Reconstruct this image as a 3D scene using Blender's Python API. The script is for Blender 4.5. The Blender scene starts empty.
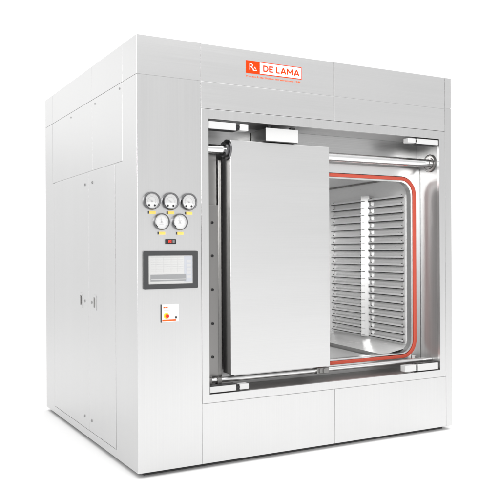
import bpy, bmesh, math, random
from mathutils import Vector, Matrix

random.seed(4)
sc = bpy.context.scene
COL = sc.collection

# ------------------------------------------------------------------ camera
CAM_LOC = Vector((-1.42417, -3.87119, 1.21685))
FW = Vector((0.481295, 0.876559, 0.000545)).normalized()
RT = Vector((0.876550, -0.481287, -0.004672)).normalized()
UP = RT.cross(FW).normalized()
cam_data = bpy.data.cameras.new('camera')
cam_data.sensor_width = 36.0
cam_data.lens = 36.0 * 748.13 / 500.0
cam_data.clip_start = 0.05
cam_data.clip_end = 2000.0
cam = bpy.data.objects.new('camera', cam_data)
COL.objects.link(cam)
M3 = Matrix((RT, UP, -FW)).transposed()
cam.matrix_world = Matrix.Translation(CAM_LOC) @ M3.to_4x4()
sc.camera = cam

# ------------------------------------------------------------------ light
world = bpy.data.worlds.new('World')
sc.world = world
world.use_nodes = True
wbg = world.node_tree.nodes['Background']
# white surround, dimmed behind the camera to put contrast into the steel
wn, wl = world.node_tree.nodes, world.node_tree.links
wtc = wn.new('ShaderNodeTexCoord')
wdot = wn.new('ShaderNodeVectorMath'); wdot.operation = 'DOT_PRODUCT'
wdot.inputs[1].default_value = (0.30, -0.95, -0.05)
wl.new(wtc.outputs['Generated'], wdot.inputs[0])
wmr = wn.new('ShaderNodeMapRange'); wmr.interpolation_type = 'SMOOTHSTEP'
wmr.inputs['From Min'].default_value = 0.25
wmr.inputs['From Max'].default_value = 0.95
wmr.inputs['To Min'].default_value = 1.0
wmr.inputs['To Max'].default_value = 0.70
wl.new(wdot.outputs['Value'], wmr.inputs['Value'])
wl.new(wmr.outputs['Result'], wbg.inputs['Color'])
wbg.inputs['Strength'].default_value = 1.13

def area_lamp(name, loc, target, sx, sy, power, spread=180):
    ld = bpy.data.lights.new(name, 'AREA')
    ld.shape = 'RECTANGLE'
    ld.size = sx
    ld.size_y = sy
    ld.energy = power
    ld.spread = math.radians(spread)
    ld.color = (1.0, 0.995, 0.985)
    o = bpy.data.objects.new(name, ld)
    COL.objects.link(o)
    o.location = loc
    o.rotation_euler = (Vector(target) - Vector(loc)).to_track_quat('-Z', 'Y').to_euler()
    return o

area_lamp('overhead_softbox', (0.4, 0.0, 6.8), (0.4, 0.0, 0), 9.0, 8.0, 235)
area_lamp('key_softbox', (1.8, -2.8, 5.0), (1.6, -2.0, 0), 3.0, 2.0, 34)
area_lamp('side_softbox', (-2.8, 7.6, 3.9), (0.0, 1.0, 1.9), 3.2, 2.2, 11)
area_lamp('chamber_fill', (-1.9, -4.6, 2.6), (2.0, 0.6, 1.1), 1.2, 1.2, 16, 40)  # added fill, beamed through the mouth to lift the dark chamber

sc.view_settings.view_transform = 'Standard'
sc.view_settings.look = 'None'
sc.view_settings.exposure = 0.0
sc.view_settings.gamma = 1.0
sc.cycles.max_bounces = 14
sc.cycles.glossy_bounces = 10
sc.cycles.diffuse_bounces = 6

# ------------------------------------------------------------------ materials
def steel(name, base, rough, grain='Z', streak=0.05, bump=0.02, metallic=1.0, fine=200.0, grainy=0.03):
    """brushed stainless: streaks drawn out along one axis vary gloss and tilt the surface a little"""
    m = bpy.data.materials.new(name)
    m.use_nodes = True
    nt = m.node_tree
    N, L = nt.nodes, nt.links
    b = N['Principled BSDF']
    b.inputs['Base Color'].default_value = (base[0], base[1], base[2], 1)
    b.inputs['Metallic'].default_value = metallic
    tc = N.new('ShaderNodeTexCoord')
    mp = N.new('ShaderNodeMapping')
    s = {'X': (1.2, fine, fine), 'Y': (fine, 1.2, fine), 'Z': (fine, fine, 1.2)}[grain]
    mp.inputs['Scale'].default_value = s
    no = N.new('ShaderNodeTexNoise')
    no.inputs['Scale'].default_value = 1.0
    no.inputs['Detail'].default_value = 3.0
    L.new(tc.outputs['Object'], mp.inputs['Vector'])
    L.new(mp.outputs['Vector'], no.inputs['Vector'])
    # broad cloudy variation of the finish
    mp2 = N.new('ShaderNodeMapping')
    s2 = {'X': (0.5, 3.5, 3.5), 'Y': (3.5, 0.5, 3.5), 'Z': (3.5, 3.5, 0.5)}[grain]
    mp2.inputs['Scale'].default_value = s2
    n2 = N.new('ShaderNodeTexNoise')
    n2.inputs['Scale'].default_value = 1.0
    n2.inputs['Detail'].default_value = 4.0
    L.new(tc.outputs['Object'], mp2.inputs['Vector'])
    L.new(mp2.outputs['Vector'], n2.inputs['Vector'])
    ad = N.new('ShaderNodeMath'); ad.operation = 'ADD'
    L.new(no.outputs['Fac'], ad.inputs[0]); L.new(n2.outputs['Fac'], ad.inputs[1])
    # grain: brushed lines scatter a little more or less light
    gr = N.new('ShaderNodeMapRange')
    gr.inputs['From Min'].default_value = 0.6
    gr.inputs['From Max'].default_value = 1.4
    gr.inputs['To Min'].default_value = 1.0 - grainy
    gr.inputs['To Max'].default_value = 1.0 + grainy
    L.new(ad.outputs['Value'], gr.inputs['Value'])
    vm = N.new('ShaderNodeVectorMath'); vm.operation = 'SCALE'
    vm.inputs[0].default_value = base
    L.new(gr.outputs['Result'], vm.inputs['Scale'])
    L.new(vm.outputs['Vector'], b.inputs['Base Color'])
    mr = N.new('ShaderNodeMapRange')
    mr.inputs['From Min'].default_value = 0.6
    mr.inputs['From Max'].default_value = 1.4
    mr.inputs['To Min'].default_value = max(0.02, rough - streak)
    mr.inputs['To Max'].default_value = rough + streak
    L.new(ad.outputs['Value'], mr.inputs['Value'])
    L.new(mr.outputs['Result'], b.inputs['Roughness'])
    bp = N.new('ShaderNodeBump')
    bp.inputs['Strength'].default_value = bump
    bp.inputs['Distance'].default_value = 0.004
    L.new(no.outputs['Fac'], bp.inputs['Height'])
    L.new(bp.outputs['Normal'], b.inputs['Normal'])
    return m

def plain(name, col, rough=0.5, metallic=0.0, emit=0.0, coat=0.0, spec=0.5):
    m = bpy.data.materials.new(name)
    m.use_nodes = True
    nt = m.node_tree
    b = nt.nodes['Principled BSDF']
    b.inputs['Base Color'].default_value = (*col, 1)
    b.inputs['Roughness'].default_value = rough
    b.inputs['Metallic'].default_value = metallic
    b.inputs['Coat Weight'].default_value = coat
    b.inputs['Specular IOR Level'].default_value = spec
    if emit:
        b.inputs['Emission Color'].default_value = (*col, 1)
        b.inputs['Emission Strength'].default_value = emit
    no = nt.nodes.new('ShaderNodeTexNoise')
    no.inputs['Scale'].default_value = 90.0
    mr = nt.nodes.new('ShaderNodeMapRange')
    mr.inputs['To Min'].default_value = max(0.02, rough - 0.06)
    mr.inputs['To Max'].default_value = rough + 0.06
    nt.links.new(no.outputs['Fac'], mr.inputs['Value'])
    nt.links.new(mr.outputs['Result'], b.inputs['Roughness'])
    return m

MAT = {
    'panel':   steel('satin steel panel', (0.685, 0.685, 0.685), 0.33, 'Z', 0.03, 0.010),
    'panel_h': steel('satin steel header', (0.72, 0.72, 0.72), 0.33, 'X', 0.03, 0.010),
    'side':    steel('satin steel side', (0.605, 0.605, 0.605), 0.38, 'Z', 0.03, 0.010),  # same sheet steel as the front, side lighting toned down in its base
    'door':    steel('fine satin door', (0.70, 0.70, 0.70), 0.38, 'X', 0.03, 0.008),
    'recess':  steel('recess steel', (0.33, 0.33, 0.33), 0.40, 'Z', 0.10, 0.01, metallic=0.7, grainy=0.16),  # base darkened and mottled to carry the recess's dim, patchy reflections
    'recess_h': steel('recess steel crosswise', (0.55, 0.55, 0.55), 0.34, 'X', 0.10, 0.006, grainy=0.12),  # ceiling and back plate, patchy reflections mottled into the colour
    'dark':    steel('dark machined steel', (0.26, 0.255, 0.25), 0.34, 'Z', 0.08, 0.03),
    'block_dark': steel('dark block steel', (0.11, 0.11, 0.11), 0.35, 'Z', 0.05, 0.0),
    'edge':    steel('door edge steel', (0.58, 0.58, 0.575), 0.36, 'Z', 0.06, 0.02),  # lower base than the door front puts recess shade into its sides
    'bright':  steel('polished steel', (0.86, 0.86, 0.86), 0.10, 'X', 0.03, 0.0),
    'chamber': steel('chamber steel', (0.92, 0.92, 0.92), 0.34, 'Y', 0.07, 0.0, metallic=0.5),
    'ledge':   steel('polished ledge steel', (0.94, 0.94, 0.94), 0.25, 'Y', 0.05, 0.0, metallic=0.2),
    'flange':  steel('flange steel', (0.80, 0.80, 0.80), 0.30, 'X', 0.02, 0.0, grainy=0.012),
    'post':    steel('wedge post steel', (0.33, 0.33, 0.33), 0.36, 'Z', 0.06, 0.03, metallic=1.0, grainy=0.10),
    'rail':    steel('rail steel', (0.10, 0.10, 0.10), 0.30, 'Y', 0.05, 0.0),  # shelf base darkened for the dark interior that the steel mirrors
    'backing': steel('seam backing steel', (0.70, 0.70, 0.70), 0.5, 'Z', 0.05, 0.0),
    'white_block': plain('white anodised block', (0.54, 0.54, 0.54), 0.35),
    'gasket':  plain('silicone gasket red', (0.48, 0.075, 0.046), 0.55, spec=0.35),
    'black':   plain('black plastic', (0.012, 0.012, 0.013), 0.4),
    'bezel':   plain('graphite bezel', (0.040, 0.041, 0.043), 0.45),
    'screen':  plain('screen white', (0.49, 0.49, 0.485), 0.25, 0, 0.06),
    'screen_line': plain('screen pale grey', (0.455, 0.455, 0.46), 0.25, 0, 0.05),
    'screen_side': plain('screen pale blue', (0.41, 0.425, 0.465), 0.25, 0, 0.04),
    'screen_bar': plain('screen grey bar', (0.25, 0.255, 0.26), 0.25, 0, 0.04),
    'ring':    steel('gauge ring steel', (0.17, 0.17, 0.175), 0.36, 'X', 0.05, 0.0),
    'dial':    plain('dial white', (0.64, 0.64, 0.64), 0.4),
    'dial_shade': plain('dial silver print', (0.53, 0.53, 0.53), 0.4),
    'dial_grey': plain('dial grey print', (0.38, 0.38, 0.385), 0.5),
    'yellow':  plain('engraved tag yellow', (0.86, 0.60, 0.13), 0.45),
    'led':     plain('led red', (0.9, 0.06, 0.03), 0.4, 0, 0.5),
    'orange':  plain('logo orange', (0.72, 0.046, 0.002), 0.7, spec=0.12),
    'paint_white': plain('sign white', (0.74, 0.74, 0.74), 0.4),
    'orange_soft': plain('plate orange', (0.78, 0.12, 0.02), 0.6, spec=0.15),
    'switch_yellow': plain('switch yellow', (0.90, 0.66, 0.02), 0.4),
    'switch_red': plain('switch red', (0.70, 0.02, 0.02), 0.35),
    'plinth':  plain('plinth grey', (0.07, 0.07, 0.07), 0.7),  # dark tone deepens the contact shadow beneath the cabinet
}

def floor_material():
    m = bpy.data.materials.new('white studio floor')
    m.use_nodes = True
    nt = m.node_tree
    b = nt.nodes['Principled BSDF']
    b.inputs['Roughness'].default_value = 0.9
    b.inputs['Specular IOR Level'].default_value = 0.1
    no = nt.nodes.new('ShaderNodeTexNoise')
    no.inputs['Scale'].default_value = 3.0
    cr = nt.nodes.new('ShaderNodeMapRange')
    cr.inputs['To Min'].default_value = 0.955
    cr.inputs['To Max'].default_value = 0.965
    nt.links.new(no.outputs['Fac'], cr.inputs['Value'])
    nt.links.new(cr.outputs['Result'], b.inputs['Base Color'])
    return m
MAT['floor'] = floor_material()

# ------------------------------------------------------------------ mesh helpers
def obj(name, bm, mats, parent=None, smooth=False):
    me = bpy.data.meshes.new(name)
    bmesh.ops.recalc_face_normals(bm, faces=bm.faces[:])
    bm.to_mesh(me)
    bm.free()
    if not isinstance(mats, (list, tuple)):
        mats = [mats]
    for k in mats:
        me.materials.append(MAT[k])
    if any(p.use_smooth for p in me.polygons):
        flat = [not p.use_smooth for p in me.polygons]
        me.set_sharp_from_angle(angle=math.radians(30))
        for p, q in zip(me.polygons, flat):
            p.use_smooth = not q
    o = bpy.data.objects.new(name, me)
    COL.objects.link(o)
    if parent is not None:
        o.parent = parent
    return o

def add_box(bm, x0, x1, y0, y1, z0, z1, bev=0.0, mi=0, seg=2):
    tmp = bmesh.new()
    bmesh.ops.create_cube(tmp, size=1.0)
    for v in tmp.verts:
        v.co = Vector((x0 + (v.co.x + .5) * (x1 - x0), y0 + (v.co.y + .5) * (y1 - y0), z0 + (v.co.z + .5) * (z1 - z0)))
    if bev:
        bmesh.ops.bevel(tmp, geom=tmp.edges[:], offset=bev, segments=seg, affect='EDGES', profile=0.5)
    merge(bm, tmp, mi)

def merge(bm, tmp, mi=0):
    mp = {}
    for v in tmp.verts:
        mp[v] = bm.verts.new(v.co)
    for f in tmp.faces:
        try:
            nf = bm.faces.new([mp[v] for v in f.verts])
            nf.material_index = mi
            nf.smooth = f.smooth
        except ValueError:
            pass
    tmp.free()

def add_prism(bm, pts, axis, a0, a1, mi=0, bev=0.0):
    """pts: 2-D outline; axis: extrusion axis ('x' -> pts are (y,z); 'y' -> (x,z); 'z' -> (x,y))"""
    def P(p, a):
        return {'x': (a, p[0], p[1]), 'y': (p[0], a, p[1]), 'z': (p[0], p[1], a)}[axis]
    tmp = bmesh.new()
    A = [tmp.verts.new(P(p, a0)) for p in pts]
    B = [tmp.verts.new(P(p, a1)) for p in pts]
    n = len(pts)
    tmp.faces.new(A)
    tmp.faces.new(list(reversed(B)))
    for i in range(n):
        tmp.faces.new([A[i], B[i], B[(i + 1) % n], A[(i + 1) % n]])
    bmesh.ops.recalc_face_normals(tmp, faces=tmp.faces[:])
    if bev:
        bmesh.ops.bevel(tmp, geom=tmp.edges[:], offset=bev, segments=2, affect='EDGES', profile=0.5)
    merge(bm, tmp, mi)

def add_lathe(bm, prof, c, axis='y', n=48, mi=0, closed=False):
    """revolve (radius, height-along-axis) pairs around an axis through c"""
    rings = []
    for r, h in prof:
        ring = []
        for i in range(n):
            a = 2 * math.pi * i / n
            u, w = r * math.cos(a), r * math.sin(a)
            co = {'y': (c[0] + u, c[1] + h, c[2] + w), 'x': (c[0] + h, c[1] + u, c[2] + w), 'z': (c[0] + u, c[1] + w, c[2] + h)}[axis]
            ring.append(bm.verts.new(co))
        rings.append(ring)
    k = len(rings)
    for j in range(k if closed else k - 1):
        a, b = rings[j], rings[(j + 1) % k]
        for i in range(n):
            f = bm.faces.new([a[i], a[(i + 1) % n], b[(i + 1) % n], b[i]])
            f.material_index = mi
            f.smooth = True
    if not closed:
        for ring in (rings[0], rings[-1]):
            f = bm.faces.new(ring)
            f.material_index = mi

def rrect(x0, x1, z0, z1, r, n=10):
    pts = []
    for cx, cz, a0 in ((x1 - r, z1 - r, 0), (x0 + r, z1 - r, 90), (x0 + r, z0 + r, 180), (x1 - r, z0 + r, 270)):
        for i in range(n + 1):
            a = math.radians(a0 + 90 * i / n)
            pts.append((cx + r * math.cos(a), cz + r * math.sin(a)))
    return pts

def add_frame(bm, outer, inner, y0, y1, mi=0):
    """flat ring between two outlines with the same point count, given depth"""
    n = len(outer)
    V = {}
    for k, (o, y) in enumerate(((outer, y0), (inner, y0), (inner, y1), (outer, y1))):
        V[k] = [bm.verts.new((p[0], y, p[1])) for p in o]
    for k in range(4):
        a, b = V[k], V[(k + 1) % 4]
        for i in range(n):
            f = bm.faces.new([a[i], a[(i + 1) % n], b[(i + 1) % n], b[i]])
            f.material_index = mi

def box(name, x0, x1, y0, y1, z0, z1, mat, parent, bev=0.0015):
    bm = bmesh.new()
    add_box(bm, x0, x1, y0, y1, z0, z1, bev)
    return obj(name, bm, mat, parent, smooth=bev > 0)

def text_bm(bm, body, x0, x1, z0, z1, y, bold=0.0, mi=0, depth=0.0008):
    cu = bpy.data.curves.new('text', 'FONT')
    cu.body = body
    cu.offset = bold
    cu.space_character = 1.0 + bold * 5
    cu.extrude = 0.01
    to = bpy.data.objects.new('text', cu)
    COL.objects.link(to)
    dg = bpy.context.evaluated_depsgraph_get()
    dg.update()
    me = bpy.data.meshes.new_from_object(to.evaluated_get(dg))
    xs = [v.co.x for v in me.vertices]
    ys = [v.co.y for v in me.vertices]
    ax, bx, ay, by = min(xs), max(xs), min(ys), max(ys)
    tmp = bmesh.new()
    tmp.from_mesh(me)
    for v in tmp.verts:
        zz = v.co.z
        v.co = Vector((x0 + (v.co.x - ax) / (bx - ax) * (x1 - x0), y - (zz / 0.01 * 0.5 + 0.5) * depth, z0 + (v.co.y - ay) / (by - ay) * (z1 - z0)))
    merge(bm, tmp, mi)
    bpy.data.objects.remove(to)
    bpy.data.curves.remove(cu)
    bpy.data.meshes.remove(me)

# ------------------------------------------------------------------ floor
ZF = -0.028
bm = bmesh.new()
for p in ((-300, -300), (300, -300), (300, 300), (-300, 300)):
    bm.verts.new((p[0], p[1], ZF))
bm.faces.new(bm.verts[:])
fl = obj('floor', bm, 'floor')
fl['kind'] = 'structure'

# ------------------------------------------------------------------ the machine
W, D, H = 2.296, 2.054, 2.400
root = bpy.data.objects.new('steam_sterilizer', None)
COL.objects.link(root)
root['label'] = 'large satin steel sterilizer cabinet with sliding door half open, standing on white floor'
root['category'] = 'sterilizer'
T = 0.010                                   # sheet thickness
G = 0.0022                                  # open joint between sheets

# plinth and inner skins seen in the joints
box('plinth', 0.05, W - 0.05, 0.05, D - 0.05, ZF + 0.0005, 0.004, 'plinth', root, 0)
bm = bmesh.new()
e = 0.0045
for b in ((e, 0.384, e, e + .01, .008, H - .015), (0.3875, 2.236, e, e + .01, 2.04, H - .015), (0.3875, 2.236, e, e + .01, .008, 0.36),
          (2.238, W - e, e, e + .01, .008, H - .015)):
    add_box(bm, *b)
add_box(bm, e, e + .01, e + .0125, D - .02, .008, H - .015)
obj('inner_skin', bm, 'backing', root)

# front column folded round the corner, one sheet
def folded(name, x1, y1, z0, z1, mat, extra=None):
    bm = bmesh.new()
    c = 0.0016
    pts = [(0, y1), (0, c), (c * .3, c * .3), (c, 0), (x1, 0), (x1, T), (T, T), (T, y1)]
    add_prism(bm, pts, 'z', z0, z1)
    if extra:
        add_box(bm, 0, T, y1, extra[0], z0, extra[1])
    bmesh.ops.recalc_face_normals(bm, faces=bm.faces[:])
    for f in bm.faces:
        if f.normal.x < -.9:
            f.material_index = 1  # side of the one sheet, darker base for how light falls there
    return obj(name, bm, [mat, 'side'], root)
folded('corner_panel', 0.3850, 0.2370, 0.0, 2.1838, 'panel', (0.3640, 1.7300))
folded('top_corner_panel', 0.3850, 0.2340, 2.1866, H, 'panel_h')

# header and lower front sheets
def front(name, x0, x1, z0, z1, mat):
    return box(name, x0 + G / 2, x1 - G / 2, 0.0, T, z0 + G / 2, z1 - G / 2, mat, root, 0.0012)
front('header_panel', 0.3850, 1.3110, 2.1852, H + G / 2, 'panel_h')
front('header_panel', 1.3110, 2.2380, 2.1852, H + G / 2, 'panel_h')
front('header_panel', 0.3850, 1.3110, 2.0300, 2.1852, 'panel_h')
front('header_panel', 1.3110, 2.2380, 2.0300, 2.1852, 'panel_h')
front('lower_panel', 0.3850, 1.3050, -G / 2, 0.3430, 'panel')
front('lower_panel', 1.3050, 2.2380, -G / 2, 0.3430, 'panel')
front('end_panel', 2.2380, W, -G / 2, 2.1920, 'panel')
front('end_panel', 2.2380, W, 2.1920, H + G / 2, 'panel_h')

# trim frame round the opening
OX0, OX1, OZ0, OZ1 = 0.4330, 2.1850, 0.3920, 1.9740
bm = bmesh.new()
o_ = [(0.3868, 0.3446), (2.2364, 0.3446), (2.2364, 2.0284), (0.3868, 2.0284)]
i_ = [(OX0, OZ0), (OX1, OZ0), (OX1, OZ1), (OX0, OZ1)]
add_frame(bm, o_, i_, -0.0015, 0.022)
bmesh.ops.bevel(bm, geom=[ed for ed in bm.edges if abs(ed.verts[0].co.y + .0015) < 1e-5 and abs(ed.verts[1].co.y + .0015) < 1e-5], offset=0.0012, segments=2, affect='EDGES', profile=.5)
obj('opening_frame', bm, 'panel', root)

# side sheets
def side(name, y0, y1, z0, z1):
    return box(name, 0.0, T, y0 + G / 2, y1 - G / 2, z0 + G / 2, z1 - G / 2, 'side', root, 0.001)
side('side_panel', 0.2384, 0.8200, 1.7330, 2.1852)
side('side_panel', 0.8200, 1.8300, 1.7330, 2.1852)
side('side_panel', 0.2354, 0.8200, 2.1852, H + G / 2)
side('side_panel', 0.8200, 1.8300, 2.1852, H + G / 2)
side('side_panel', 1.8300, D, 2.1852, H + G / 2)
bm = bmesh.new()
add_prism(bm, [(1.7965, 0.0), (D, 0.0), (D, 2.1838), (1.8316, 2.1838), (1.8316, 1.7316), (1.7965, 1.7316)], 'x', 0.0, T)
obj('rear_corner_panel', bm, 'side', root)
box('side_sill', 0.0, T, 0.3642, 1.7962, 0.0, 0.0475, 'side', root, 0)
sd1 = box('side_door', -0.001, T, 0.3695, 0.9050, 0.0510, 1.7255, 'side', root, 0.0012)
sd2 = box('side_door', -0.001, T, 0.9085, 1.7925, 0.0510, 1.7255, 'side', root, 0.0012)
for s_, pts in ((sd1, ((0.815, 1.657), (0.838, 0.888), (0.849, 0.125))), (sd2, ((0.977, 1.655), (0.994, 0.888), (1.006, 0.125)))):
    for y, z in pts:
        bm = bmesh.new()
        add_lathe(bm, [(0.0100, 0.0), (0.0100, -0.002), (0.0085, -0.0035), (0.0055, -0.0045), (0.0050, -0.002)], (-0.001, y, z), 'x', 20)
        add_box(bm, -0.0062, -0.0030, y - .0012, y + .0012, z - .006, z + .006)
        obj('lock', bm, 'recess', s_)
for s_, y in ((sd1, 0.773), (sd2, 1.075)):
    bm = bmesh.new()
    o_ = rrect(y - .032, y + .032, .842, .938, .006, 4)
    i_ = rrect(y - .017, y + .017, .858, .922, .004, 4)
    add_frame(bm, o_, i_, 0.0, 0.0032)
    for v in bm.verts:
        v.co = Vector((-0.0042 + v.co.y, v.co.x, v.co.z))
    obj('handle_plate', bm, 'side', s_)
    bm = bmesh.new()
    add_box(bm, -0.0032, -0.0012, y - .0165, y + .0165, .8585, .9215)
    add_box(bm, -0.0060, -0.0030, y - .008, y + .013, .8640, .9150, .001, 0)
    obj('handle', bm, 'dark', s_)
for y, z in ((1.314, 2.152), (0.754, 2.150), (0.281, 2.156)):
    bm = bmesh.new()
    add_lathe(bm, [(0.0065, 0.0), (0.0065, -0.002), (0.0045, -0.0035)], (0.0, y, z), 'x', 14)
    obj('screw', bm, 'recess', root)

# roof, rear, far side
box('roof_panel', T + .001, W - T - .001, T + .001, D - T - .001, H - .012, H - .0015, 'side', root, 0)
box('rear_panel', T + .001, W, D - T, D, 0.0, H - .013, 'side', root, 0)
box('far_side_panel', W - T, W, T + .001, D - T - .001, 0.0, H - .013, 'side', root, 0)

# ------------------------------------------------------------------ recess behind the opening
RB = 0.225                                   # depth of its back plate
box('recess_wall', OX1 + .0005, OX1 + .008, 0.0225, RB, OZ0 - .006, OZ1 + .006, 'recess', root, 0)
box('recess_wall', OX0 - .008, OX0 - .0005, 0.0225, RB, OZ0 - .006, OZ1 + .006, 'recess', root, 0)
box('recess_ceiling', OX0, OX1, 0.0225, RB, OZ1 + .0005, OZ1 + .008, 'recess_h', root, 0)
box('recess_floor', OX0, OX1, 0.0225, RB, OZ0 - .008, OZ0 - .0005, 'dark', root, 0)  # dark metal paints in the shade below the door
# back plate, with the chamber mouth cut out
CX0, CX1, CZ0, CZ1 = 0.780, 2.097, 0.496, 1.690       # chamber mouth
MR = 0.095
bm = bmesh.new()
def rect_like(x0, x1, z0, z1, n=10):
    """outline with as many points as rrect, kept square"""
    pts = []
    for cx, cz, a0 in ((x1, z1, 0), (x0, z1, 90), (x0, z0, 180), (x1, z0, 270)):
        sx, sz = (1 if cx == x1 else -1), (1 if cz == z1 else -1)
        for i in range(n + 1):
            t = (i / n - .5) * 2
            d = 0.001
            if a0 in (0, 180):
                dx, dz = (0, -max(0, -t) * d * sz), 0
                pts.append((cx - sx * max(0, t) * d, cz - sz * max(0, -t) * d))
            else:
                pts.append((cx - sx * max(0, -t) * d, cz - sz * max(0, t) * d))
    return pts
add_frame(bm, rect_like(OX0 - .0002, OX1 + .0002, OZ0, OZ1), rrect(CX0 - .02, CX1 + .02, CZ0 - .02, CZ1 + .02, MR), RB + .001, RB + .008)
obj('recess_back', bm, 'recess_h', root)

# chamber flange (raised) and its red seal in a groove
FY = 0.195
flange = None
bm = bmesh.new()
add_frame(bm, rect_like(CX0 - .085, 2.1825, 0.4330, 1.7880), rrect(2.142 - 1.387 - .004, 2.1465, 0.4600, 1.7280, .130), FY, RB + .0005)
flange = obj('chamber_flange', bm, 'flange', root)
bm = bmesh.new()
add_frame(bm, rrect(0.781, 2.1110, 0.4880, 1.7000, .100), rrect(CX0 + .001, CX1, CZ0, CZ1, MR), FY - .002, RB + .012)
obj('mouth_rim', bm, 'flange', flange)
bm = bmesh.new()
add_frame(bm, rrect(0.754, 2.1450, 0.4600, 1.7240, .127), rrect(0.780, 2.1175, 0.4825, 1.7010, .101), FY - .006, FY + .012)
bmesh.ops.bevel(bm, geom=[ed for ed in bm.edges if abs(ed.verts[0].co.y - FY + .006) < 1e-5 and abs(ed.verts[1].co.y - FY + .006) < 1e-5], offset=0.004, segments=2, affect='EDGES', profile=.5)
obj('gasket', bm, 'gasket', flange, smooth=True)

# ------------------------------------------------------------------ chamber
chamber = bpy.data.objects.new('chamber', None)
COL.objects.link(chamber)
chamber.parent = root
A = math.radians(6.0)
dv = Vector((math.sin(A), math.cos(A), 0))
nv = Vector((-math.cos(A), math.sin(A), 0))
P0 = Vector((2.128, 0.300, 0))
def WP(s, n, z):
    return P0 + dv * s + nv * n + Vector((0, 0, z))
def wbox(bm, s0, s1, n0, n1, z0, z1, mi=0):
    vs = [bm.verts.new(WP(s, n, z)) for s in (s0, s1) for n in (n0, n1) for z in (z0, z1)]
    for q in ((0, 1, 3, 2), (4, 6, 7, 5), (0, 4, 5, 1), (2, 3, 7, 6), (0, 2, 6, 4), (1, 5, 7, 3)):
        f = bm.faces.new([vs[i] for i in q])
        f.material_index = mi
S1 = 1.15
CEIL, FLO = 1.745, 0.528
bm = bmesh.new(); wbox(bm, -0.070, S1, -0.030, -0.024, 0.44, CEIL + .02)
obj('chamber_wall', bm, 'chamber', chamber)
yb = WP(S1, 0, 0).y
box('chamber_wall', 0.72, 0.73, RB + .009, yb, .44, CEIL + .02, 'chamber', chamber, 0)
box('rear_wall', 0.70, 2.282, yb, yb + .01, .44, CEIL + .02, 'chamber', chamber, 0)
bm = bmesh.new()
add_prism(bm, [(0.70, RB + .009), (2.146, RB + .009), (2.276, yb), (0.70, yb)], 'z', CEIL, CEIL + .01)
obj('chamber_ceiling', bm, 'chamber', chamber)
bm = bmesh.new(); wbox(bm, -.06, S1 - .01, -.0235, -.012, CEIL - .012, CEIL - .0005)
obj('ceiling_seam', bm, 'dark', chamber)
# floor: a ledge sloping in from the wall, a drain step, then the lower floor
bm = bmesh.new()
def sf(n):
    return (RB + .0095 - P0.y - n * math.sin(A)) / math.cos(A)
def quadstrip(pairs):
    for a, b in zip(pairs[:-1], pairs[1:]):
        vs = [bm.verts.new(p) for p in (WP(sf(a[0]), a[0], a[1]), WP(S1, a[0], a[1]), WP(S1, b[0], b[1]), WP(sf(b[0]), b[0], b[1]))]
        bm.faces.new(vs)
quadstrip([(-.0235, .531), (0.0, .529), (.235, .488)])
obj('floor_ledge', bm, 'ledge', chamber)
bm = bmesh.new()
quadstrip([(.236, .4875), (.238, .462), (.262, .4605)])
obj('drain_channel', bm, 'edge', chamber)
bm = bmesh.new()
quadstrip([(.262, .464), (1.30, .464)])
obj('chamber_floor', bm, 'chamber', chamber)

# rack: two banks of twenty rails on the right wall, uprights and a bright centre post
PITCH, ZTOP = 0.0549, 1.597
banks = ((0.022, 0.473), (0.592, 1.063))
def rail_mesh(s0, s1):
    bm = bmesh.new()
    z = 0.0
    wbox(bm, s0, s1, -.0225, .004, z - .0060, z, 0)              # shelf
    wbox(bm, s0, s1, .0015, .0042, z + .0002, z + .0130, 1)      # turned up lip
    for s in (s0 + .022, s1 - .022):
        wbox(bm, s - .0035, s + .0035, -.012, -.004, z + .0, z + .019)     # retaining lugs
    me = bpy.data.meshes.new('rail')
    bmesh.ops.recalc_face_normals(bm, faces=bm.faces[:])
    bm.to_mesh(me); bm.free()
    me.materials.append(MAT['rail'])
    me.materials.append(MAT['chamber'])
    return me
for s0, s1 in banks:
    me = rail_mesh(s0 - .004, s1 + .004)
    for k in range(20):
        r = bpy.data.objects.new('rail', me)
        COL.objects.link(r)
        r.parent = chamber
        r.location = (0, 0, ZTOP - k * PITCH)
    for s in (s0, s1):
        bm = bmesh.new()
        wbox(bm, s - .014, s + .014, -.0235, -.0125, .540, 1.612)
        obj('upright', bm, 'chamber', chamber)
bm = bmesh.new()
PO = [(.5050, -.0236), (.5395, .0317), (.5750, -.0236)]      # post shaped as a wedge, one face angled to reflect light from the mouth
pv = [[bm.verts.new(WP(a, b, z)) for a, b in PO] for z in (.545, 1.640)]
for i in range(3):
    bm.faces.new([pv[0][i], pv[0][(i + 1) % 3], pv[1][(i + 1) % 3], pv[1][i]])
bm.faces.new(pv[0]); bm.faces.new(pv[1])
for k in range(20):
    z = ZTOP - k * PITCH
    a, b = (.5237, .0064), (.5385, .0301)
    q = [bm.verts.new(WP(p[0] - .85 * o, p[1] + .53 * o, zz)) for zz in (z - .004, z) for p, o in ((a, .0004), (b, .0004), (b, .0040), (a, .0040))]
    for ix in ((0, 1, 2, 3), (7, 6, 5, 4), (0, 4, 5, 1), (1, 5, 6, 2), (2, 6, 7, 3), (3, 7, 4, 0)):
        bm.faces.new([q[i] for i in ix]).material_index = 1
obj('centre_post', bm, ['post', 'black'], chamber)

# ------------------------------------------------------------------ sliding door
DX0, DX1, DY0, DY1, DZ0, DZ1 = 0.6005, 1.3090, 0.055, 0.166, 0.4790, 1.8720
bm = bmesh.new()
add_box(bm, DX0, DX1, DY0, DY0 + .012, DZ0, DZ1, 0.0025)
door = obj('sliding_door', bm, 'door', root, smooth=True)
box('door_frame', DX0 + .003, DX1 - .003, DY0 + .0122, DY1, DZ0 + .003, DZ1 - .003, 'edge', door, 0.003)
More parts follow.
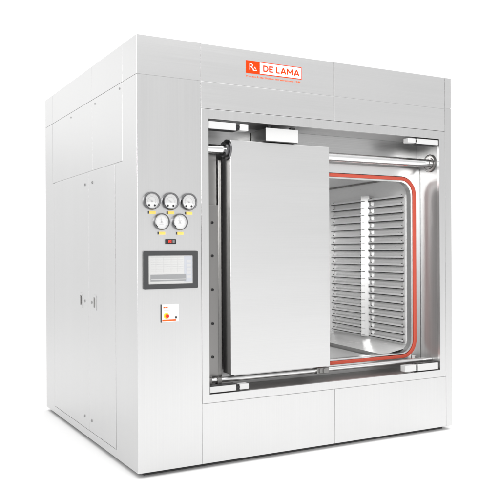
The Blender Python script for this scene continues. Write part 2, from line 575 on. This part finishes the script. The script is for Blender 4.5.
# hanger bracket above it
bm = bmesh.new()
add_box(bm, 0.832, 1.060, 0.030, 0.036, 1.8790, 1.9560, 0.0012)
hang = obj('hanger_cover', bm, 'white_block', door, smooth=True)
box('hanger_block', 0.834, 1.058, 0.0365, 0.218, 1.8760, 1.9530, 'block_dark', door, 0.002)
for a, b in ((0.850, 0.868), (1.010, 1.040)):
    box('hanger_foot', a, b, 0.034, 0.060, 1.9532, 1.9705, 'black', door, 0)
# bearing ring on the door's edge, round the guide bar
BY, BZ = 0.092, 1.8165
bm = bmesh.new()
add_lathe(bm, [(0.030, -.030), (0.030, -.004), (0.030, -.0005), (0.060, -.0005), (0.060, -.012), (0.046, -.014), (0.046, -.030)], (DX0 + .002, BY, BZ), 'x', 40, closed=True)
obj('bearing_ring', bm, 'ring', door)
# lower slide carriage
bm = bmesh.new()
add_box(bm, 1.217, 1.309, 0.066, 0.118, 0.4340, 0.4710, 0.003)
add_box(bm, 1.232, 1.246, 0.060, 0.066, 0.4380, 0.4660, 0.001)
add_box(bm, 1.262, 1.278, 0.060, 0.066, 0.4380, 0.4660, 0.001)
obj('slide_carriage', bm, 'dark', door)

# guide bars, right and left flanges
bm = bmesh.new()
add_lathe(bm, [(0.0275, 0.0), (0.0275, OX1 - OX0 - .001)], (OX0 + .0005, BY, BZ), 'x', 40)
bar = obj('guide_bar', bm, 'bright', root)
for x, sg in ((OX1 - .0002, -1), (OX0 + .0002, 1)):
    bm = bmesh.new()
    add_lathe(bm, [(0.0278, 0.0), (0.062, 0.0), (0.062, sg * .006), (0.056, sg * .009), (0.052, sg * .009), (0.050, sg * .006), (0.040, sg * .006), (0.038, sg * .012), (0.0278, sg * .012)], (x, BY, BZ), 'x', 40, closed=True)
    obj('bar_flange', bm, 'dark', bar)
bm = bmesh.new()
add_lathe(bm, [(0.0155, 0.0), (0.0155, 0.79)], (0.4550, BY, 0.4525), 'x', 28)
add_lathe(bm, [(0.0150, 0.0), (0.0150, OX1 - 1.2615)], (1.2610, BY, 0.4550), 'x', 28)
lowbar = obj('lower_guide_bar', bm, 'flange', root)
box('bar_clamp', 0.4345, 0.4860, 0.070, 0.115, 0.4310, 0.4740, 'dark', lowbar, 0.003)
box('bar_clamp', 0.5200, 0.5480, 0.070, 0.115, 0.4300, 0.4690, 'dark', lowbar, 0.003)
# small pale bracket at the flange's lower right
bm = bmesh.new()
add_prism(bm, [(2.098, .440), (2.150, .430), (2.162, .4345), (2.128, .452), (2.112, .474), (2.100, .474)], 'y', 0.160, 0.190)
obj('bracket', bm, 'flange', root)

# side plate with bolts, seen left of the door
plate = box('slide_plate', 0.4400, 0.5560, 0.128, 0.140, 0.440, 1.487, 'dark', root, 0.0015)
for z in (1.383, 1.185, 0.986, 0.784, 0.585):
    bm = bmesh.new()
    add_lathe(bm, [(0.0085, 0.0), (0.0085, -.004), (0.006, -.006), (0.0045, -.006), (0.004, -.002)], (0.516, 0.128, z), 'y', 16)
    obj('bolt', bm, 'black', plate)
bm = bmesh.new()
add_box(bm, 0.562, 0.584, 0.140, 0.190, 0.460, 1.760, 0.003)
box('slide_backing', 0.4340, 0.5560, 0.150, 0.160, 0.450, 1.790, 'dark', root, 0)
obj('slide_column', bm, 'dark', root, smooth=True)

# ------------------------------------------------------------------ four white guide blocks in the corners
def guide(long_, short_, z0, z1, y0=0.004):
    bm = bmesh.new()
    add_box(bm, long_[0], long_[1], y0, y0 + .050, z0, z1, 0.002)
    g = obj('guide_block', bm, 'white_block', root, smooth=True)
    bm = bmesh.new()
    add_box(bm, short_[0], short_[1], y0, y0 + .050, z0 + .002, z1 - .001, 0.003)
    obj('end_block', bm, 'white_block', g, smooth=True)
    a, b = (long_[1], short_[0]) if long_[0] < short_[0] else (short_[1], long_[0])
    bm = bmesh.new()
    zc = (z0 + z1) / 2
    add_box(bm, a + .0005, b - .0005, y0 + .012, y0 + .044, zc - .015, zc + .015)
    add_box(bm, a + .0010, b - .0010, y0 + .006, y0 + .012, zc - .005, zc + .006)
    obj('spacer', bm, 'black', g)
    bm = bmesh.new()
    add_box(bm, long_[0] - .003, long_[1] + .003, y0 + .008, y0 + .054, z1 + .0005, z1 + .004)
    add_box(bm, long_[0] - .003, long_[1] + .003, y0 + .008, y0 + .054, z0 - .004, z0 - .0005)
    obj('shim', bm, 'black', g)
guide((0.4370, 0.6150), (0.6420, 0.6970), 1.9190, 1.9620)
guide((1.9930, 2.1790), (1.9150, 1.9800), 1.9320, 1.9665)
guide((0.4390, 0.6080), (0.6340, 0.6930), 0.3985, 0.4330)
guide((1.9925, 2.1690), (1.8810, 1.9760), 0.3985, 0.4440)

# ------------------------------------------------------------------ gauges and controls on the front column
def gauge(x, z, r, rim, dots):
    bm = bmesh.new()
    add_lathe(bm, [(r, 0.0), (r, -.012), (r - .002, -.018), (r - rim * .45, -.021), (r - rim, -.017), (r - rim, -.006), (r - rim, 0.0)], (x, 0, z), 'y', 48, closed=True)
    g = obj('pressure_gauge', bm, 'ring', root)
    bm = bmesh.new()
    ri = r - rim
    add_lathe(bm, [(ri, -.0062), (ri, -.0070)], (x, 0, z), 'y', 48, 0)
    # printed scale: ticks round three quarters, arc line
    for i in range(28):
        a = math.radians(225 - 270 * i / 27)
        l = .0085 if i % 3 == 0 else .005
        ra, rb = ri * .93, ri * .93 - l
        ca, sa = math.cos(a), math.sin(a)
        w = .0007
        vs = [bm.verts.new((x + rr * ca + q * sa * w, -.0074, z + rr * sa - q * ca * w)) for rr, q in ((ra, 1), (rb, 1), (rb, -1), (ra, -1))]
        f = bm.faces.new(vs); f.material_index = 1
    if dots:
        pts = [(x + ri * .80 * math.cos(math.radians(t)), z + ri * .80 * math.sin(math.radians(t))) for t in range(-12, 193, 12)]
        f = bm.faces.new([bm.verts.new((p[0], -.00715, p[1])) for p in pts]); f.material_index = 3
        pr = None
        for i in range(25):
            a = math.radians(205 - 230 * i / 24)
            cur = [(x + rr * math.cos(a), -.0073, z + rr * math.sin(a)) for rr in (ri * .60, ri * .54)]
            if pr:
                f = bm.faces.new([bm.verts.new(p) for p in (pr[0], cur[0], cur[1], pr[1])]); f.material_index = 1
            pr = cur
        for dx in (-.0165, .0165):
            add_lathe(bm, [(.0056, -.0071), (.0056, -.0090), (.0040, -.0096)], (x + dx, 0, z - .024), 'y', 16, 2)
    else:
        for dz in (.010, -.006, -.016):
            add_box(bm, x - .013, x + .013, -.0074, -.0072, z + dz - .0009, z + dz + .0009, 0, 1)
        # short dark arc at the lower left of the rim
        for i in range(5):
            a = math.radians(208 + 5 * i)
            add_box(bm, x + ri * .94 * math.cos(a) - .0035, x + ri * .94 * math.cos(a) + .0035, -.0090, -.0071, z + ri * .94 * math.sin(a) - .0035, z + ri * .94 * math.sin(a) + .0035, 0, 2)
    obj('dial', bm, ['dial', 'dial_grey', 'black', 'dial_shade'], g)
    bm = bmesh.new()
    a = math.radians(150 if dots else 100)
    ca, sa = math.cos(a), math.sin(a)
    vs = [bm.verts.new((x + u * ca + w * sa, -.0105, z + u * sa - w * ca)) for u, w in ((ri * .72, .0003), (-.008, .0014), (-.008, -.0014), (ri * .72, -.0003))]
    bm.faces.new(vs)
    add_lathe(bm, [(.0035, -.0072), (.0035, -.0112), (.002, -.0118)], (x, 0, z), 'y', 16)
    obj('needle', bm, 'dial_grey', g)
    # engraved yellow tag under it
    zt = z - .0635
    bm = bmesh.new()
    add_box(bm, x - .0130, x + .0240, -.0020, -.0002, zt - .0080, zt + .0080, 0, 0)
    add_box(bm, x - .0215, x - .0135, -.0022, -.0002, zt - .0075, zt + .0075, 0, 1)
    for i in range(6):
        xx = x - .010 + i * .0052
        add_box(bm, xx, xx + .0032, -.0024, -.00205, zt - .0035, zt + .0030, 0, 2)
    obj('gauge_tag', bm, ['yellow', 'bezel', 'yellow'], g)
for x in (0.0835, 0.1940, 0.3050):
    gauge(x, 1.4920, .0500, .0095, True)
for x in (0.1400, 0.2500):
    gauge(x, 1.3780, .0465, .0055, False)

# small digital display
bm = bmesh.new()
add_box(bm, 0.1640, 0.2265, -.0080, -.0002, 1.2545, 1.2815, .002)
disp = obj('digital_display', bm, 'black', root, smooth=True)
bm = bmesh.new()
segs = {'2': 'abged', '1': 'bc', '0': 'abcdef'}
def digit(ch, x, z, w, h, t):
    yy = (-.0090, -.0082)
    for s in segs[ch]:
        b = {'a': (x, x + w, z + h - t, z + h), 'd': (x, x + w, z, z + t), 'g': (x, x + w, z + h / 2 - t / 2, z + h / 2 + t / 2),
             'b': (x + w - t, x + w, z + h / 2, z + h), 'c': (x + w - t, x + w, z, z + h / 2), 'e': (x, x + t, z, z + h / 2), 'f': (x, x + t, z + h / 2, z + h)}[s]
        add_box(bm, b[0] + .0002, b[1] - .0002, yy[0], yy[1], b[2] + .0002, b[3] - .0002)
digit('2', 0.1800, 1.2615, .0075, .0140, .0022)
digit('0', 0.1905, 1.2615, .0075, .0140, .0022)
obj('digits', bm, 'led', disp)
bm = bmesh.new()
for k in range(3):
    add_box(bm, .2050, .2170, -.0088, -.0082, 1.2625 + k * .005, 1.2650 + k * .005)
obj('indicator_marks', bm, 'screen_bar', disp)

# touch screen
TX0, TX1, TZ0, TZ1 = 0.0330, 0.3575, 1.0065, 1.2155
SX0, SX1, SZ0, SZ1 = 0.0610, 0.3270, 1.0330, 1.1905
bm = bmesh.new()
add_frame(bm, rrect(TX0, TX1, TZ0, TZ1, .006, 4), rrect(SX0, SX1, SZ0, SZ1, .002, 4), -.012, -.0002)
hmi = obj('touchscreen', bm, 'bezel', root)
bm = bmesh.new()
add_box(bm, SX0 + .0003, SX1 - .0003, -.0080, -.0012, SZ0 + .0003, SZ1 - .0003, 0, 0)
y0, y1 = -.0086, -.0081
add_box(bm, 0.2750, SX1 - .002, y0, y1, SZ0 + .010, SZ1 - .003, 0, 3)
add_box(bm, 0.0730, 0.2860, -.0091, -.00865, 1.0480, 1.0850, 0, 2)
add_box(bm, 0.0760, 0.2830, -.0096, -.0092, 1.0560, 1.0600, 0, 1)
for i in range(7):
    zz = 1.104 + i * .0125
    add_box(bm, 0.0760, 0.2700, y0, y1, zz, zz + .0012, 0, 1)
for xx in (0.105, 0.150, 0.195, 0.235):
    add_box(bm, xx, xx + .0012, y0 - .0002, y1, 1.096, 1.182, 0, 1)
for i in range(5):
    add_box(bm, 0.2880, 0.3180, y0 - .0005, y0 - .00005, 1.062 + i * .022, 1.078 + i * .022, 0, 1)
obj('screen', bm, ['screen', 'screen_line', 'screen_bar', 'screen_side'], hmi)

# main switch plate
PX0, PX1, PZ0, PZ1 = 0.1400, 0.2430, 0.8215, 0.9195
bm = bmesh.new()
add_box(bm, PX0, PX1, -.0030, -.0002, PZ0, PZ1, .0008, 0)
add_box(bm, PX0 + .003, PX1 - .018, -.0038, -.0031, PZ0 + .004, PZ0 + .0125, 0, 1)
for i, (a, b_) in enumerate(((.010, .022), (.025, .036))):
    add_box(bm, PX0 + a, PX0 + b_, -.0036, -.0031, PZ1 - .021, PZ1 - .013, 0, 4)
for k in range(2):
    add_box(bm, PX0 + .012, PX0 + .070, -.0034, -.0031, PZ1 - .034 - k * .010, PZ1 - .0325 - k * .010, 0, 3)
add_box(bm, PX1 - .024, PX1 - .013, -.0070, -.0031, PZ0 + .017, PZ0 + .028, .001, 2)
add_box(bm, PX0 - .0045, PX0 - .0005, -.0060, -.0002, PZ0 - .002, PZ1, 0, 2)  # dark strip standing in for the shadow the plate thickness casts
sp = obj('switch_plate', bm, ['paint_white', 'orange_soft', 'bezel', 'screen_line', 'orange_soft'], root)
bm = bmesh.new()
add_lathe(bm, [(.0155, -.0031), (.0155, -.0075), (.0145, -.0090)], (PX0 + .0270, 0, PZ0 + .0330), 'y', 32, 0)
add_lathe(bm, [(.0095, -.0091), (.0090, -.0210), (.0080, -.0225)], (PX0 + .0285, 0, PZ0 + .0325), 'y', 24, 1)
add_box(bm, PX0 + .0265, PX0 + .0305, -.0270, -.0226, PZ0 + .0245, PZ0 + .0405, .0008, 1)
obj('rotary_switch', bm, ['switch_yellow', 'switch_red'], sp)

# ------------------------------------------------------------------ maker's sign on the header
LX0, LX1, LZ0, LZ1 = 0.6800, 1.0670, 2.2635, 2.3380
LS = 0.7720
bm = bmesh.new()
add_box(bm, LX0, LX1, -.0020, -.0002, LZ0, LZ1, 0, 0)
add_box(bm, LS, LX1 - .0035, -.0026, -.0021, LZ0 + .0045, LZ1 - .0045, 0, 1)
sign = obj('maker_sign', bm, ['orange', 'paint_white'], root)
bm = bmesh.new()
def stroke(bm, pts, w, x, z, h, k, y=-.0027):
    """one pen stroke of a sign letter; pts in letter units, height 1"""
    L_, R_ = [], []
    P = [Vector((p[0] * h, p[1] * h)) for p in pts]
    for i, p in enumerate(P):
        a = (p - P[i - 1]).normalized() if i else None
        b = (P[i + 1] - p).normalized() if i + 1 < len(P) else None
        d = ((a or b) + (b or a)).normalized()
        n = Vector((-d.y, d.x))
        m = w / 2 / max(.5, n.dot(Vector((-(b or a).y, (b or a).x))))
        L_.append(p + n * m); R_.append(p - n * m)
    yy = y - k * .00006
    lv = [bm.verts.new((x + p.x, yy, z + p.y)) for p in L_]
    rv = [bm.verts.new((x + p.x, yy, z + p.y)) for p in R_]
    for i in range(len(P) - 1):
        bm.faces.new([lv[i], lv[i + 1], rv[i + 1], rv[i]])
GL = {
    'D': (.92, [[(.09, 0), (.09, 1)], [(.09, .09), (.40, .09)] + [(.42 + .40 * math.sin(math.radians(t)), .5 - .41 * math.cos(math.radians(t))) for t in range(0, 181, 15)] + [(.40, .91), (.09, .91)]]),
    'E': (.76, [[(.09, 0), (.09, 1)], [(.09, .09), (.70, .09)], [(.09, .50), (.64, .50)], [(.09, .91), (.70, .91)]]),
    'L': (.70, [[(.09, 0), (.09, 1)], [(.09, .09), (.66, .09)]]),
    'A': (1.02, [[(.09, 0), (.51, .99)], [(.51, .99), (.93, 0)], [(.24, .27), (.78, .27)]]),
    'M': (1.16, [[(.10, 0), (.10, 1)], [(.10, .94), (.58, .28)], [(.58, .28), (1.06, .94)], [(1.06, 0), (1.06, 1)]]),
}
def letters(body, x0, x1, z0, z1):
    h = z1 - z0
    tot = sum((GL[c][0] + .13) if c != ' ' else .34 for c in body) - .13
    kx = (x1 - x0) / (tot * h)
    x = 0.0
    for c in body:
        if c == ' ':
            x += .34 * h
            continue
        bm = bmesh.new()
        for k, st in enumerate(GL[c][1]):
            stroke(bm, st, .215 * h, 0, z0, h, k)
        for v in bm.verts:
            v.co.x = x0 + (x + v.co.x) * kx
        bmesh.ops.recalc_face_normals(bm, faces=bm.faces[:])
        obj('letter', bm, 'orange', sign)
        x += (GL[c][0] + .13) * h
letters('DE LAMA', 0.7960, 1.0500, 2.2825, 2.3190)
bm = bmesh.new()
text_bm(bm, 'R', 0.7020, 0.7330, 2.2830, 2.3220, -.0021, bold=0.0)
def tri(c, r0, r1):
    for k in range(3):
        P = []
        for rr, kk in ((r0, k), (r0, k + 1), (r1, k + 1), (r1, k)):
            a = math.radians(90 + 120 * kk)
            P.append((c[0] + rr * math.cos(a), -.0026, c[1] + rr * math.sin(a)))
        bm.faces.new([bm.verts.new(p) for p in P])
tri((0.7390, 2.2890), .0165, .0105)
obj('sign_emblem', bm, 'paint_white', sign)
bm = bmesh.new()
text_bm(bm, 'Process & sterilization infrastructures 1946', 0.6800, 1.0590, 2.2410, 2.2520, -.0002, bold=0.012)
obj('sign_tagline', bm, 'orange_soft', sign)
